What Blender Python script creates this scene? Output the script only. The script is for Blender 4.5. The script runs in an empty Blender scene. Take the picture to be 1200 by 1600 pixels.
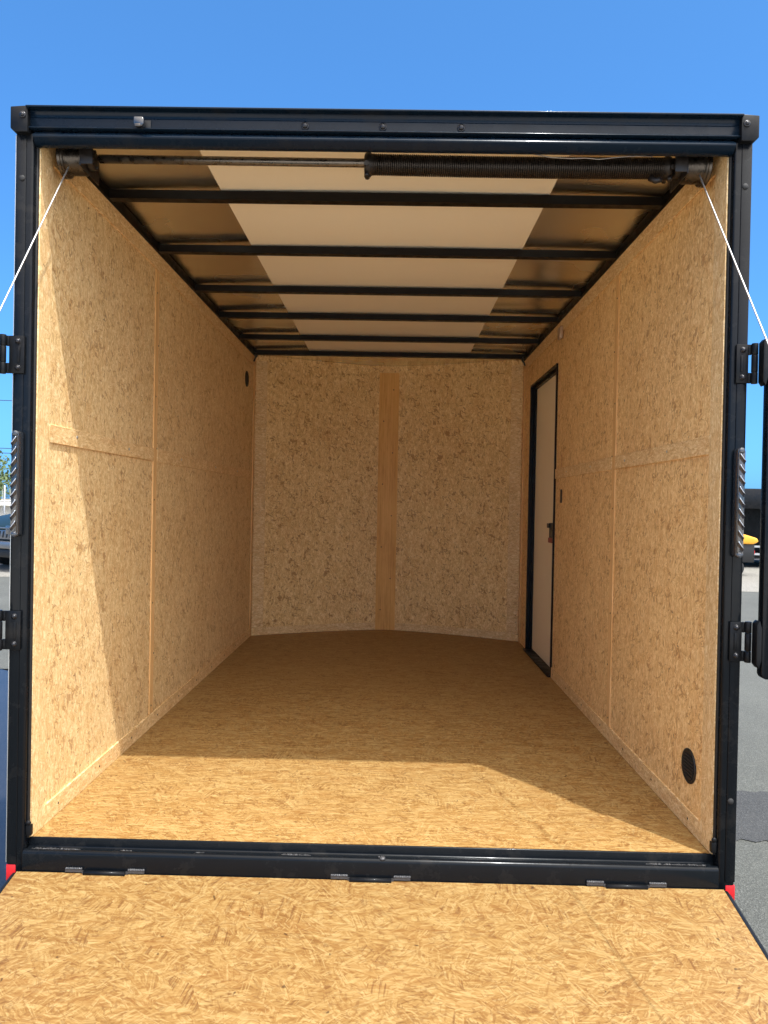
import bpy, bmesh, math, random
from mathutils import Vector, Matrix
random.seed(7)
SC = bpy.context.scene
COL = SC.collection
# ------------------------------------------------------------------ camera
cam_d = bpy.data.cameras.new('camera'); cam = bpy.data.objects.new('camera', cam_d); COL.objects.link(cam)
CX, CY, CZ = 0.0529, -2.1334, 1.4989
YAW, PITCH, ROLL = -0.0130, -0.0102, 0.0192
_cy, _sy, _cp, _sp = math.cos(YAW), math.sin(YAW), math.cos(PITCH), math.sin(PITCH)
fwd = Vector((_sy*_cp, _cy*_cp, _sp)); right = Vector((_cy, -_sy, 0)); up = right.cross(fwd)
r2 = right*math.cos(ROLL) + up*math.sin(ROLL); u2 = -right*math.sin(ROLL) + up*math.cos(ROLL)
M = Matrix((r2, u2, -fwd)).transposed().to_4x4(); M.translation = Vector((CX, CY, CZ))
cam.matrix_world = M
cam_d.sensor_fit = 'VERTICAL'; cam_d.sensor_height = 36.0; cam_d.lens = 36.0*1160/1600
cam_d.clip_start = 0.05; cam_d.clip_end = 2000
SC.camera = cam
# ------------------------------------------------------------------ light
FILL_GLOW = 17.0
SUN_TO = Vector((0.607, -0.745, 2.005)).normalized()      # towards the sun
w = bpy.data.worlds.new("World"); SC.world = w; w.use_nodes = True
nt = w.node_tree; nt.nodes.clear()
sky = nt.nodes.new('ShaderNodeTexSky'); sky.sky_type = 'NISHITA'; sky.sun_disc = False
sky.sun_elevation = math.asin(SUN_TO.z); sky.sun_rotation = math.atan2(SUN_TO.x, SUN_TO.y)
sky.altitude = 300; sky.air_density = 0.5; sky.dust_density = 2.5; sky.ozone_density = 1.5
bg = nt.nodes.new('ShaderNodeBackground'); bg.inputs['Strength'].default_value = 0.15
wo = nt.nodes.new('ShaderNodeOutputWorld')
gm = nt.nodes.new('ShaderNodeGamma'); gm.inputs[1].default_value = 0.72
mx = nt.nodes.new('ShaderNodeMix'); mx.data_type = 'RGBA'; mx.blend_type = 'MULTIPLY'; mx.inputs[0].default_value = 1.0; mx.inputs[7].default_value = (0.46, 1.12, 1.80, 1)
nt.links.new(sky.outputs[0], gm.inputs[0]); nt.links.new(gm.outputs[0], mx.inputs[6]); # warm glow added round the sun, unseen behind the camera, to brighten the interior
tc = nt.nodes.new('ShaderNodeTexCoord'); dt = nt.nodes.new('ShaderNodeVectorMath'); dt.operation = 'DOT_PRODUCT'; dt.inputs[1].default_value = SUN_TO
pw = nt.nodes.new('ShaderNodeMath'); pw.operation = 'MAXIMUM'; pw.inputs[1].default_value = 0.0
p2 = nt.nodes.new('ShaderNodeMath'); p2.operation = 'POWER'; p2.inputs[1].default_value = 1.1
au = nt.nodes.new('ShaderNodeMix'); au.data_type = 'RGBA'; au.inputs[6].default_value = (0, 0, 0, 1); au.inputs[7].default_value = (FILL_GLOW, FILL_GLOW*.80, FILL_GLOW*.54, 1)
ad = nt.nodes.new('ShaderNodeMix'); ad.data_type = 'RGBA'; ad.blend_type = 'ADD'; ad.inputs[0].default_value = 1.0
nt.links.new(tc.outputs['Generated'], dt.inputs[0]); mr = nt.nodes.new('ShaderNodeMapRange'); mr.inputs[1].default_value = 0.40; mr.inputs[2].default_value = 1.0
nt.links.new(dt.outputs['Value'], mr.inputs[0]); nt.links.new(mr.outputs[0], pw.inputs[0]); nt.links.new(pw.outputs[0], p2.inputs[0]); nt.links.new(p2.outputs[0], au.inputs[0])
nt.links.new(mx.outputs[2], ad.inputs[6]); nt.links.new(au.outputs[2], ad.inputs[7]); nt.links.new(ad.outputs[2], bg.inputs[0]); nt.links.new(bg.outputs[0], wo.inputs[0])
sd = bpy.data.lights.new('sun', 'SUN'); sd.energy = 2.7; sd.angle = math.radians(0.53); sd.color = (1.0, 0.99, 0.97)
sun = bpy.data.objects.new('sun', sd); COL.objects.link(sun)
sun.rotation_euler = (-SUN_TO).to_track_quat('-Z', 'Y').to_euler(); sun.location = (3, -4, 10)
SC.view_settings.view_transform = 'Standard'; SC.view_settings.look = 'None'
SC.view_settings.exposure = 1.0; SC.view_settings.gamma = 1
SC.render.engine = 'CYCLES'
SC.cycles.max_bounces = 14; SC.cycles.diffuse_bounces = 8; SC.cycles.glossy_bounces = 6

# ------------------------------------------------------------------ helpers
class MB:
    def __init__(s): s.bm = bmesh.new(); s.smooth = False
    def box(s, x0, x1, y0, y1, z0, z1):
        v = [s.bm.verts.new((x, y, z)) for x in (x0, x1) for y in (y0, y1) for z in (z0, z1)]
        for f in ((0,1,3,2),(4,6,7,5),(0,4,5,1),(2,3,7,6),(0,2,6,4),(1,5,7,3)):
            s.bm.faces.new([v[i] for i in f])
        return s
    def cyl(s, p0, p1, r0, r1=None, n=16, cap=True):
        r1 = r0 if r1 is None else r1
        p0, p1 = Vector(p0), Vector(p1); d = (p1-p0).normalized()
        a = d.orthogonal().normalized(); b = d.cross(a)
        A = [s.bm.verts.new(p0+(a*math.cos(t)+b*math.sin(t))*r0) for t in [2*math.pi*i/n for i in range(n)]]
        B = [s.bm.verts.new(p1+(a*math.cos(t)+b*math.sin(t))*r1) for t in [2*math.pi*i/n for i in range(n)]]
        for i in range(n):
            f = s.bm.faces.new((A[i], A[(i+1)%n], B[(i+1)%n], B[i])); f.smooth = True
        if cap: s.bm.faces.new(A[::-1]); s.bm.faces.new(B)
        return s
    def lathe(s, origin, axis, prof, n=32):     # prof: [(distance along axis, radius)]
        o, d = Vector(origin), Vector(axis).normalized(); a = d.orthogonal().normalized(); b = d.cross(a)
        rings = []
        for (h, r) in prof:
            if r < 1e-6: rings.append([s.bm.verts.new(o+d*h)])
            else: rings.append([s.bm.verts.new(o+d*h+(a*math.cos(t)+b*math.sin(t))*r) for t in [2*math.pi*i/n for i in range(n)]])
        for A, B in zip(rings, rings[1:]):
            for i in range(n):
                j = (i+1) % n
                q = [A[i % len(A)], A[j % len(A)], B[j % len(B)], B[i % len(B)]]
                q2 = []
                for v in q:
                    if v not in q2: q2.append(v)
                if len(q2) > 2:
                    f = s.bm.faces.new(q2); f.smooth = True
        for R, rev in ((rings[0], True), (rings[-1], False)):
            if len(R) > 2: s.bm.faces.new(R[::-1] if rev else R)
        return s
    def prism(s, pts, axis, a0, a1):            # pts: closed outline in the two other axes (order x,y,z)
        def mk(p, a):
            c = list(p); c.insert({'x':0,'y':1,'z':2}[axis], a); return s.bm.verts.new(c)
        A = [mk(p, a0) for p in pts]; B = [mk(p, a1) for p in pts]; n = len(pts)
        for i in range(n): s.bm.faces.new((A[i], A[(i+1)%n], B[(i+1)%n], B[i]))
        s.bm.faces.new(A[::-1]); s.bm.faces.new(B)
        return s
    def tube(s, pts, r, n=8):
        pts = [Vector(p) for p in pts]; rings = []; a = None
        for i, p in enumerate(pts):
            d = (pts[min(i+1, len(pts)-1)]-pts[max(i-1, 0)]).normalized()
            a = d.orthogonal().normalized() if a is None else (a-d*a.dot(d)).normalized()
            b = d.cross(a)
            rr = r(i/(len(pts)-1)) if callable(r) else r
            rings.append([s.bm.verts.new(p+(a*math.cos(t)+b*math.sin(t))*rr) for t in [2*math.pi*k/n for k in range(n)]])
        for A, B in zip(rings, rings[1:]):
            for i in range(n):
                f = s.bm.faces.new((A[i], A[(i+1)%n], B[(i+1)%n], B[i])); f.smooth = True
        s.bm.faces.new(rings[0][::-1]); s.bm.faces.new(rings[-1])
        return s
    def dome(s, c, axis, r, h, n=16, k=5):
        prof = [(h*math.sin(t), max(r*math.cos(t), 0)) for t in [math.pi/2*i/k for i in range(k+1)]]
        prof[-1] = (h, 0)
        return s.lathe(c, axis, prof, n)
    def build(s, name, m, parent=None, bevel=0, seg=2, label=None):
        bmesh.ops.recalc_face_normals(s.bm, faces=s.bm.faces[:])
        me = bpy.data.meshes.new(name); s.bm.to_mesh(me); s.bm.free()
        o = bpy.data.objects.new(name, me); COL.objects.link(o)
        me.materials.append(m)
        if parent: o.parent = parent
        if bevel:
            b = o.modifiers.new('bevel', 'BEVEL'); b.width = bevel; b.segments = seg; b.limit_method = 'ANGLE'; b.angle_limit = math.radians(40)
            b.harden_normals = False
            for p in me.polygons: p.use_smooth = True
            e = o.modifiers.new('split', 'EDGE_SPLIT'); e.split_angle = math.radians(40)
        if label: o['label'] = label
        return o
def root(name, label, cat, loc=(0,0,0), rz=0, group=None):
    o = bpy.data.objects.new(name, None); COL.objects.link(o); o.location = loc; o.rotation_euler = (0, 0, rz)
    o['label'] = label; o['category'] = cat
    if group: o['group'] = group
    return o
def tag(o, label, cat, group=None, kind=None):
    o['label'] = label; o['category'] = cat
    if group: o['group'] = group
    if kind: o['kind'] = kind
    return o

# ------------------------------------------------------------------ node helper
class NT:
    def __init__(s, name):
        s.m = bpy.data.materials.new(name); s.m.use_nodes = True; s.t = s.m.node_tree; s.t.nodes.clear()
        s.out = s.t.nodes.new('ShaderNodeOutputMaterial'); s.b = s.t.nodes.new('ShaderNodeBsdfPrincipled')
        s.t.links.new(s.b.outputs[0], s.out.inputs[0])
    def n(s, typ, **kw):
        nd = s.t.nodes.new(typ)
        for k, v in kw.items(): setattr(nd, k, v)
        return nd
    def link(s, a, b): s.t.links.new(a, b)
    def setv(s, sock, v):
        if hasattr(v, 'is_output') or isinstance(v, bpy.types.NodeSocket): s.link(v, sock)
        else: sock.default_value = v
    def math(s, op, a, b=None, c=None, clamp=False):
        nd = s.n('ShaderNodeMath', operation=op, use_clamp=clamp); s.setv(nd.inputs[0], a)
        if b is not None: s.setv(nd.inputs[1], b)
        if c is not None: s.setv(nd.inputs[2], c)
        return nd.outputs[0]
    def vmath(s, op, a, b=None):
        nd = s.n('ShaderNodeVectorMath', operation=op); s.setv(nd.inputs[0], a)
        if b is not None: s.setv(nd.inputs[1], b)
        return nd.outputs[0]
    def noise(s, vec, scale=1, detail=2, rough=0.5, dim='3D', dist=0):
        nd = s.n('ShaderNodeTexNoise', noise_dimensions=dim); s.link(vec, nd.inputs['Vector'])
        nd.inputs['Scale'].default_value = scale; nd.inputs['Detail'].default_value = detail
        nd.inputs['Roughness'].default_value = rough; nd.inputs['Distortion'].default_value = dist
        return nd.outputs['Fac'], nd.outputs['Color']
    def voro(s, vec, scale=1, feature='F1', dim='2D'):
        nd = s.n('ShaderNodeTexVoronoi', voronoi_dimensions=dim, feature=feature); s.link(vec, nd.inputs['Vector'])
        nd.inputs['Scale'].default_value = scale; return nd
    def maprange(s, v, a, b, c=0, d=1, smooth=True):
        nd = s.n('ShaderNodeMapRange', interpolation_type='SMOOTHSTEP' if smooth else 'LINEAR'); s.setv(nd.inputs[0], v)
        for i, x in enumerate((a, b, c, d)): nd.inputs[i+1].default_value = x
        return nd.outputs[0]
    def mix(s, f, a, b, blend='MIX'):
        nd = s.n('ShaderNodeMix', data_type='RGBA', blend_type=blend); s.setv(nd.inputs[0], f)
        for i, v in ((6, a), (7, b)):
            if isinstance(v, tuple): v = (*v, 1) if len(v) == 3 else v
            s.setv(nd.inputs[i], v)
        return nd.outputs[2]
    def mixf(s, f, a, b):
        nd = s.n('ShaderNodeMix', data_type='FLOAT'); s.setv(nd.inputs[0], f); s.setv(nd.inputs[2], a); s.setv(nd.inputs[3], b)
        return nd.outputs[0]
    def ramp(s, v, stops):
        nd = s.n('ShaderNodeValToRGB'); s.setv(nd.inputs[0], v); cr = nd.color_ramp
        while len(cr.elements) < len(stops): cr.elements.new(0.5)
        for e, (p, c) in zip(cr.elements, stops): e.position = p; e.color = (*c, 1)
        return nd.outputs[0]
    def sep(s, v):
        nd = s.n('ShaderNodeSeparateXYZ'); s.link(v, nd.inputs[0]); return nd.outputs
    def comb(s, x, y, z=0.0):
        nd = s.n('ShaderNodeCombineXYZ'); s.setv(nd.inputs[0], x); s.setv(nd.inputs[1], y); s.setv(nd.inputs[2], z); return nd.outputs[0]
    def rot(s, v, ang):
        nd = s.n('ShaderNodeVectorRotate', rotation_type='Z_AXIS'); s.link(v, nd.inputs['Vector']); s.setv(nd.inputs['Angle'], ang); return nd.outputs[0]
    def obj(s): return s.n('ShaderNodeTexCoord').outputs['Object']
    def bump(s, h, strength, dist=0.01):
        nd = s.n('ShaderNodeBump'); s.link(h, nd.inputs['Height']); nd.inputs['Strength'].default_value = strength; nd.inputs['Distance'].default_value = dist
        s.link(nd.outputs[0], s.b.inputs['Normal'])
    def P(s, **kw):
        for k, v in kw.items():
            k2 = {'color':'Base Color','rough':'Roughness','metal':'Metallic','spec':'Specular IOR Level','coat':'Coat Weight','coatr':'Coat Roughness','ior':'IOR','trans':'Transmission Weight','emis':'Emission Color','emis_s':'Emission Strength'}[k]
            if isinstance(v, tuple) and len(v) == 3: v = (*v, 1)
            s.setv(s.b.inputs[k2], v)
        return s

def osb(name, u, v, chip=1.0, spread=1.2, cross=0.35, contrast=1.0, fleck=0.6, tint=(1,1,1), seed=0.0, lines=0.3, rough=0.55, fleck_scale=1.0, mark=0.0, bmp=.1, tc=.26, slv=(.025,.0045,.35), sang=(.15,-.6,.8,1.5)):
    """strand board: u = axis along the strands, v = axis across them, metres"""
    T = NT(name); xyz = T.sep(T.obj()); ix = {'x':0,'y':1,'z':2}
    P0 = T.comb(xyz[ix[u]], xyz[ix[v]], 0.0)
    P0 = T.vmath('ADD', P0, (seed*3.1, seed*7.7, 0))
    wf, wc = T.noise(P0, 22, 3, .6, dim='2D')
    wv = T.vmath('MULTIPLY', T.vmath('SUBTRACT', wc, (.5,.5,.5)), (0.016, 0.016, 0))
    P = T.vmath('ADD', P0, wv); P1 = T.vmath('ADD', P0, T.vmath('MULTIPLY', T.vmath('SUBTRACT', wc, (.5,.5,.5)), (.003,.003,0)))
    def layer(L, W, spr, base, off, sx, sy):
        Pr = T.vmath('ADD', T.rot(P, base), (off, off*1.7, 0)); Ps = T.vmath('ADD', T.rot(P1, base), (off, off*1.7, 0))
        V = T.voro(T.vmath('MULTIPLY', Pr, (1/L, 1/W, 1)), 1.0)
        C = T.sep(V.outputs['Color'])
        ang = T.math('MULTIPLY', T.math('SUBTRACT', C[0], 0.5), spr)
        Q = T.rot(Ps, ang); Q = T.vmath('ADD', Q, T.vmath('SCALE', V.outputs['Color']))
        sc = Q.node; 
        st, _ = T.noise(T.vmath('MULTIPLY', Q, (sx, sy, 1)), 1, 3, 0.6, dim='2D')
        layer.Q = Q
        return C, st, V
    A, sa, VA = layer(0.075*chip, 0.022*chip, spread, 0.0, 0, 9/chip, 160/chip); QA = layer.Q
    B, sb, VB = layer(0.055*chip, 0.024*chip, 3.1, 0.7, 5.3, 12/chip, 170/chip); QB = layer.Q
    Cc, s3, VC = layer(0.022*chip, 0.009*chip, 2.4, 0.0, 11.1, 30/chip, 300/chip); QC = layer.Q
    mB = T.maprange(B[2], 1-cross-0.02, 1-cross+0.02)
    tone = T.mixf(mB, A[1], B[1]); st = T.mixf(mB, sa, sb)
    tone = T.mixf(0.45, tone, Cc[1]); st = T.mixf(0.45, st, s3)
    fib, _ = T.noise(T.vmath('MULTIPLY', P, (26/chip, 230/chip, 1)), 1, 4, .65, dim='2D'); st = T.mixf(.3, st, fib)
    big, _ = T.noise(P0, 2.2, 3, dim='2D')
    val = T.math('ADD', T.math('MULTIPLY', T.math('SUBTRACT', tone, .5), tc*contrast), T.math('MULTIPLY', T.math('SUBTRACT', st, .5), 1.9*contrast))
    val = T.math('ADD', T.math('ADD', val, 0.5), T.math('MULTIPLY', T.math('SUBTRACT', big, .5), 0.35))
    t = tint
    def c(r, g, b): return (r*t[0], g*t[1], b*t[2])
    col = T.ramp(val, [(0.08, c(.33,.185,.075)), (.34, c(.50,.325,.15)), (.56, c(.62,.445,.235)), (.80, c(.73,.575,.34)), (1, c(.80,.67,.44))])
    # reddish chips
    red = T.math('MULTIPLY', T.maprange(A[2], 0.76, 0.84, 0, 0.5), T.maprange(st, .35, .6, 1, .4))
    lite = T.maprange(Cc[2], 0.80, 0.86, 0, 0.45)
    col = T.mix(lite, col, c(.80,.68,.45))
    col = T.mix(red, col, c(.50,.27,.11))
    # single wood strands lying across each other
    for k, Qk in enumerate((QA, QB, QC)):
        L_, W_, F_ = slv; q = (1, .75, .5)[k]
        Sv = T.voro(T.vmath('MULTIPLY', Qk, (1/(L_*q), 1/(W_*q), 1)), 1.0); Sc = T.sep(Sv.outputs['Color'])
        pick = T.maprange(Sc[0], .58, .64)
        shade = T.ramp(T.math('ADD', Sc[1], T.math('MULTIPLY', T.math('SUBTRACT', fib, .5), .9)), [(.05, c(.40,.225,.085)), (.45, c(.58,.385,.185)), (.75, c(.76,.61,.37)), (.95, c(.84,.72,.50))])
        col = T.mix(T.math('MULTIPLY', pick, F_), col, shade)
    # dark hairline gaps and flecks
    Fp = T.vmath('ADD', P, T.vmath('MULTIPLY', T.vmath('SUBTRACT', T.noise(P0, 28, 1, dim='2D')[1], (.5,.5,.5)), (.03,.03,0)))
    f1, _ = T.noise(T.vmath('MULTIPLY', Fp, (38/fleck_scale, 110/fleck_scale, 1)), 1, 2, .55, dim='2D')
    f2, _ = T.noise(T.vmath('MULTIPLY', T.rot(Fp, 1.1), (34/fleck_scale, 120/fleck_scale, 1)), 1, 2, .55, dim='2D')
    dn, _ = T.noise(P0, 11, 2, dim='2D')
    th = T.math('MULTIPLY', T.math('SUBTRACT', dn, .5), 0.38)
    fl = T.math('MAXIMUM', T.maprange(T.math('ADD', f1, th), .635, .71), T.maprange(T.math('ADD', f2, th), .65, .72))
    col = T.mix(T.math('MULTIPLY', fl, fleck), col, c(.27,.125,.045))
    # rows of parallel knife lines on a few strands
    ln = T.math('MULTIPLY', T.maprange(sb, .34, .46, 1, 0), T.math('MULTIPLY', T.maprange(B[0], .70, .74), mB))
    col = T.mix(T.math('MULTIPLY', ln, lines), col, c(.26,.12,.045))
    # small knots / dark bits
    kv = T.voro(T.vmath('ADD', Fp, (2.3, 4.1, 0)), 9.0)
    kc = T.sep(kv.outputs['Color'])
    kn = T.math('MULTIPLY', T.maprange(kv.outputs['Distance'], .02, .045, 1, 0), T.math('GREATER_THAN', kc[0], .72))
    col = T.mix(T.math('MULTIPLY', kn, .75), col, c(.10,.05,.025))
    T.P(color=col, rough=rough, spec=0.3)
    h = T.math('ADD', T.math('MULTIPLY', st, .6), T.math('MULTIPLY', fl, -0.5))
    T.bump(h, bmp, 0.0015)
    return T.m
# 'SCALE' needs its scale input, so give the vector-math helper that case
_old = NT.vmath
def _vm(s, op, a, b=None):
    if op == 'SCALE':
        nd = s.n('ShaderNodeVectorMath', operation='SCALE'); s.setv(nd.inputs[0], a); nd.inputs['Scale'].default_value = 3.0 if b is None else b
        return nd.outputs[0]
    return _old(s, op, a, b)
NT.vmath = _vm

def ply(name, u, v, base=(.52,.33,.13), seed=0.0):      # smoother wood strip, grain along u
    T = NT(name); xyz = T.sep(T.obj()); ix = {'x':0,'y':1,'z':2}
    P = T.comb(xyz[ix[u]], xyz[ix[v]], seed)
    a, _ = T.noise(T.vmath('MULTIPLY', P, (2.5, 90, 1)), 1, 4, .6)
    b, _ = T.noise(T.vmath('MULTIPLY', P, (14, 60, 1)), 1, 3, .6)
    g, _ = T.noise(T.vmath('MULTIPLY', P, (1.5, 8, 1)), 1, 2)
    v_ = T.math('ADD', T.math('MULTIPLY', a, .6), T.math('MULTIPLY', b, .25)); v_ = T.math('ADD', v_, T.math('MULTIPLY', g, .3))
    r, gg, bb = base
    col = T.ramp(v_, [(.38, (r*.72, gg*.62, bb*.55)), (.56, base), (.75, (min(1,r*1.18), gg*1.28, bb*1.5))])
    T.P(color=col, rough=.5, spec=.3); T.bump(a, .15, .001)
    return T.m

def simple(name, color, rough=.5, metal=0, spec=.5, coat=0, noise=0, nscale=40, bump=0, bscale=200):
    T = NT(name); col = (*color, 1)
    T.P(color=color, rough=rough, metal=metal, spec=spec, coat=coat); 
    o = T.obj()
    if noise:
        f, _ = T.noise(o, nscale, 4, .6)
        T.setv(T.b.inputs['Roughness'], T.maprange(f, .3, .7, max(rough-noise, .02), rough+noise))
        T.setv(T.b.inputs['Base Color'], T.mix(T.maprange(f, .3, .75), tuple(c*.8 for c in color), tuple(min(1, c*1.25) for c in color)))
    if bump:
        f, _ = T.noise(o, bscale, 3, .6); T.bump(f, bump, .002)
    return T.m

def black_paint(name, rough=.2, col=(.005,.006,.008), dust=.5, spec=.2):
    T = NT(name); o = T.obj()
    f, _ = T.noise(o, 14, 5, .65); g, _ = T.noise(o, 180, 2, .5)
    m = T.maprange(f, .52, .72)
    T.P(color=T.mix(T.math('MULTIPLY', m, dust), col, (.022,.020,.018)), rough=T.maprange(f, .3, .75, rough*.8, rough*1.7), spec=spec, coat=.06, coatr=.08)
    h = T.math('ADD', T.math('MULTIPLY', g, .25), f); T.bump(h, .10, .003)
    return T.m
MT = {}
MT['black'] = black_paint('black_gloss_paint', .20, (.0045,.006,.008), .4, .15)
MT['sky_black'] = black_paint('black_paint_sky_tint', .22, (.004,.010,.019), .3, .12)  # black paint with the blue of the reflected sky put into its base colour
MT['black2'] = black_paint('black_satin_paint', .34, (.006,.0065,.0075), .4, .14)
MT['dark'] = simple('dark_steel', (.018,.014,.012), .42, .3, noise=.12, nscale=60)
MT['bow'] = simple('roof_bow_paint', (.004,.003,.0025), .4, 0, .18, noise=.1, nscale=30)
MT['steel'] = simple('oiled_shaft_steel', (.16,.14,.12), .33, .9, noise=.12, nscale=50)
MT['spring'] = simple('oiled_spring_steel', (.034,.027,.022), .36, .7, noise=.1, nscale=50)
MT['alu'] = simple('cast_aluminium', (.10,.088,.076), .32, .9, noise=.1)
MT['bolt'] = simple('black_bolt', (.03,.03,.033), .25, .6)
MT['ridge'] = simple('clear_ridge', (.42,.46,.52), .25, .5)
MT['rubber'] = simple('rubber', (.012,.012,.012), .7)
MT['white'] = simple('white_panel', (.95,.89,.74), .45, 0, .4)
MT['doorwhite'] = simple('door_liner_white', (.90,.79,.57), .4, 0, .4)
MT['cable'] = simple('steel_cable', (.55,.55,.54), .38, .75)
MT['plastic'] = simple('black_plastic', (.010,.010,.010), .5)
MT['red'] = simple('red_reflective', (.55,.01,.015), .3, 0, .6)
MT['redplastic'] = simple('red_plastic', (.25,.01,.015), .4)
MT['weld'] = simple('painted_weld', (.075,.075,.078), .28, .5, bump=1.0, bscale=350)
MT['edge'] = simple('aluminium_trim', (.55,.55,.52), .35, .8)

# outer roof sheet: bare, slightly dished glossy metal
T = NT('bare_roof_sheet'); o = T.obj()
f, _ = T.noise(T.vmath('MULTIPLY', o, (1.2, 3.5, 1)), 1.3, 1, .4)
g, _ = T.noise(o, 2.5, 2, .5)
T.P(color=(.78,.76,.66), metal=1.0, rough=T.maprange(g, .3, .7, .2, .32)); T.bump(f, .5, .03); MT['sheet'] = T.m
# clear lamp lens
T = NT('clear_lamp_lens'); o = T.obj()
T.P(color=(.035,.04,.05), rough=.12, metal=.2, coat=1.0); f, _ = T.noise(o, 260, 2); T.bump(f, .5, .003); MT['lens'] = T.m
T = NT('dark_lamp_body'); T.P(color=(.02,.023,.028), rough=.15, coat=1.0, spec=.6); MT['lampbody'] = T.m

# wood
M_LW  = osb('strand_board_left_wall', 'z', 'y', chip=.75, spread=1.6, cross=.35, contrast=1.15, fleck=.62, seed=1, lines=.15, tint=(1.2,1.18,1.06), fleck_scale=1.4)
M_RW  = osb('strand_board_right_wall', 'z', 'y', chip=.75, spread=1.6, cross=.4, contrast=1.15, fleck=.62, seed=4, lines=.15, tint=(1.32,1.22,1.0), fleck_scale=1.4)
M_BW  = osb('strand_board_front_wall', 'z', 'x', chip=.9, spread=1.6, cross=.3, contrast=1.35, fleck=.72, seed=9, lines=.1, tint=(1.27,1.19,.94), fleck_scale=1.75)
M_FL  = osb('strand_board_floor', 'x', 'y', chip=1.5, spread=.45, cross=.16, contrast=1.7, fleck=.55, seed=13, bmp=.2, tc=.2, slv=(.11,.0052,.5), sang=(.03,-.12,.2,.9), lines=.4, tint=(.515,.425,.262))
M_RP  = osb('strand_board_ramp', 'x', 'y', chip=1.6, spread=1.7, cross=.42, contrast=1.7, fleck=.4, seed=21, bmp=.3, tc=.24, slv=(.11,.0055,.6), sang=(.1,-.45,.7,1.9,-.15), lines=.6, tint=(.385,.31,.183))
M_ST  = osb('strand_board_batten', 'y', 'z', chip=.8, spread=.8, cross=.2, contrast=.6, fleck=.35, seed=31, lines=.1, tint=(1.22,1.17,1.04))
M_STV = osb('strand_board_upright_batten', 'z', 'y', chip=.8, spread=.5, cross=.1, contrast=.7, fleck=.3, seed=35, lines=.1, tint=(1.20,1.17,1.06))
M_STX = osb('strand_board_cross_batten', 'x', 'z', chip=.8, spread=.8, cross=.2, contrast=.6, fleck=.35, seed=37, lines=.1, tint=(1.22,1.17,1.04))
M_PLV = ply('plywood_strip_side', 'z', 'y', (.74,.45,.18))
M_PLX = ply('plywood_strip_nose', 'z', 'x', (.70,.37,.10), 3.0)

# ================================================================== THE TRAILER
ZF = 0.5            # floor height
WI = 0.9937         # face of the battens
WR = 1.0005         # recessed face of the wall boards
YC = 3.3875         # where the side walls end
NOSE = 0.40
ZW = ZF + 2.0735
HB = 2.514          # underside of the rear header
trailer = root('cargo_trailer', 'black enclosed cargo trailer seen through its open rear, lined with strand board', 'trailer')
def part(mb, name, m, bevel=0, parent=None, seg=2, label=None): return mb.build(name, m, parent or trailer, bevel, seg, label)

# floor (goes into the wedge nose)
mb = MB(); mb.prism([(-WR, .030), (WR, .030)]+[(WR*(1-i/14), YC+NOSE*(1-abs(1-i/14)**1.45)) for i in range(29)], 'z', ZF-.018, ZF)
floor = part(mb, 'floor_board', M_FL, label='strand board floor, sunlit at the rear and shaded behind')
# rear threshold bar on the floor edge
# left wall
mb = MB(); mb.box(-WR-.010, -WR, .024, YC, ZF, ZW); part(mb, 'wall_board', M_LW, label='left strand board wall crossed by the slanting edge of the sun')
# right wall round the door opening
DY0, DY1, DZ0, DZ1 = 2.235, 3.065, .512, 2.345
mb = MB(); mb.box(WR, WR+.010, .024, DY0, ZF, ZW); mb.box(WR, WR+.010, DY1, YC, ZF, ZW); mb.box(WR, WR+.010, DY0, DY1, DZ1, ZW)
part(mb, 'wall_board', M_RW, label='right strand board wall with the side door')
# nose boards
def ny(x): return YC+NOSE*(1-(abs(x)/WR)**1.45)
def nose_board(s):
    mb = MB(); K = 14; xs_ = [s*WR*i/K for i in range(K+1)]
    mb.prism([(x, ny(x)) for x in xs_]+[(x, ny(x)+.010) for x in xs_[::-1]], 'z', ZF, ZW+.026)
    part(mb, 'wall_board', M_BW, label='%s half of the wedge shaped front wall' % ('right' if s > 0 else 'left'))
nose_board(-1); nose_board(1)
def nose_pt(x, d=0): return (x, ny(x)-d)
def nose_strip(mb, xa, xb, d, z0, z1, k=8):
    X = [xa+(xb-xa)*i/k for i in range(k+1)]; mb.prism([nose_pt(x, d) for x in X]+[nose_pt(x, .0005) for x in X[::-1]], 'z', z0, z1)
mb = MB(); h = .078
nose_strip(mb, -h, h, .009, ZF, ZW-.03)
part(mb, 'plywood_strip', M_PLX, label='orange plywood strip down the middle of the front wall')
for s in (-1, 1):   # nose kick and top battens
    mb = MB(); x1 = s*(WR-.03)
    nose_strip(mb, s*h, x1, .007, ZF, ZF+.055)
    part(mb, 'batten', M_STX)
    mb = MB(); xa, xb = s*(WR-.012), s*(WR-.085)
    nose_strip(mb, xa, xb, .007, ZF+.056, ZW-.02)
    part(mb, 'batten', M_STX)
# battens on the side walls
def batten(s, y0, y1, z0, z1, m, th=0.0):
    mb = MB(); a, b = sorted((s*(WI-th), s*WR)); mb.box(a, b, y0, y1, z0, z1); return part(mb, 'batten', m, .0012, seg=1)
for s in (-1, 1):
    batten(s, .024, .105, ZF, ZW, M_STV)
    ym0, ym1 = (1.083, 1.128) if s < 0 else (1.056, 1.101)
    ze = 1.668
    far = 3.30 if s < 0 else DY0-.004
    batten(s, .1055, ym0-.0015, ze, ze+.056, M_ST); batten(s, ym1+.0015, far, ze, ze+.056, M_ST)
    batten(s, ym0, ym1, ZF+.0615, ZW-.0715, M_PLV, -.0015)
    batten(s, .1055, (3.34 if s < 0 else DY0-.004), ZF, ZF+.061, M_ST)
    batten(s, .1055, 3.34, ZW-.071, ZW, M_ST)
    batten(s, 3.341, YC, ZF, ZW, M_PLV)
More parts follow.
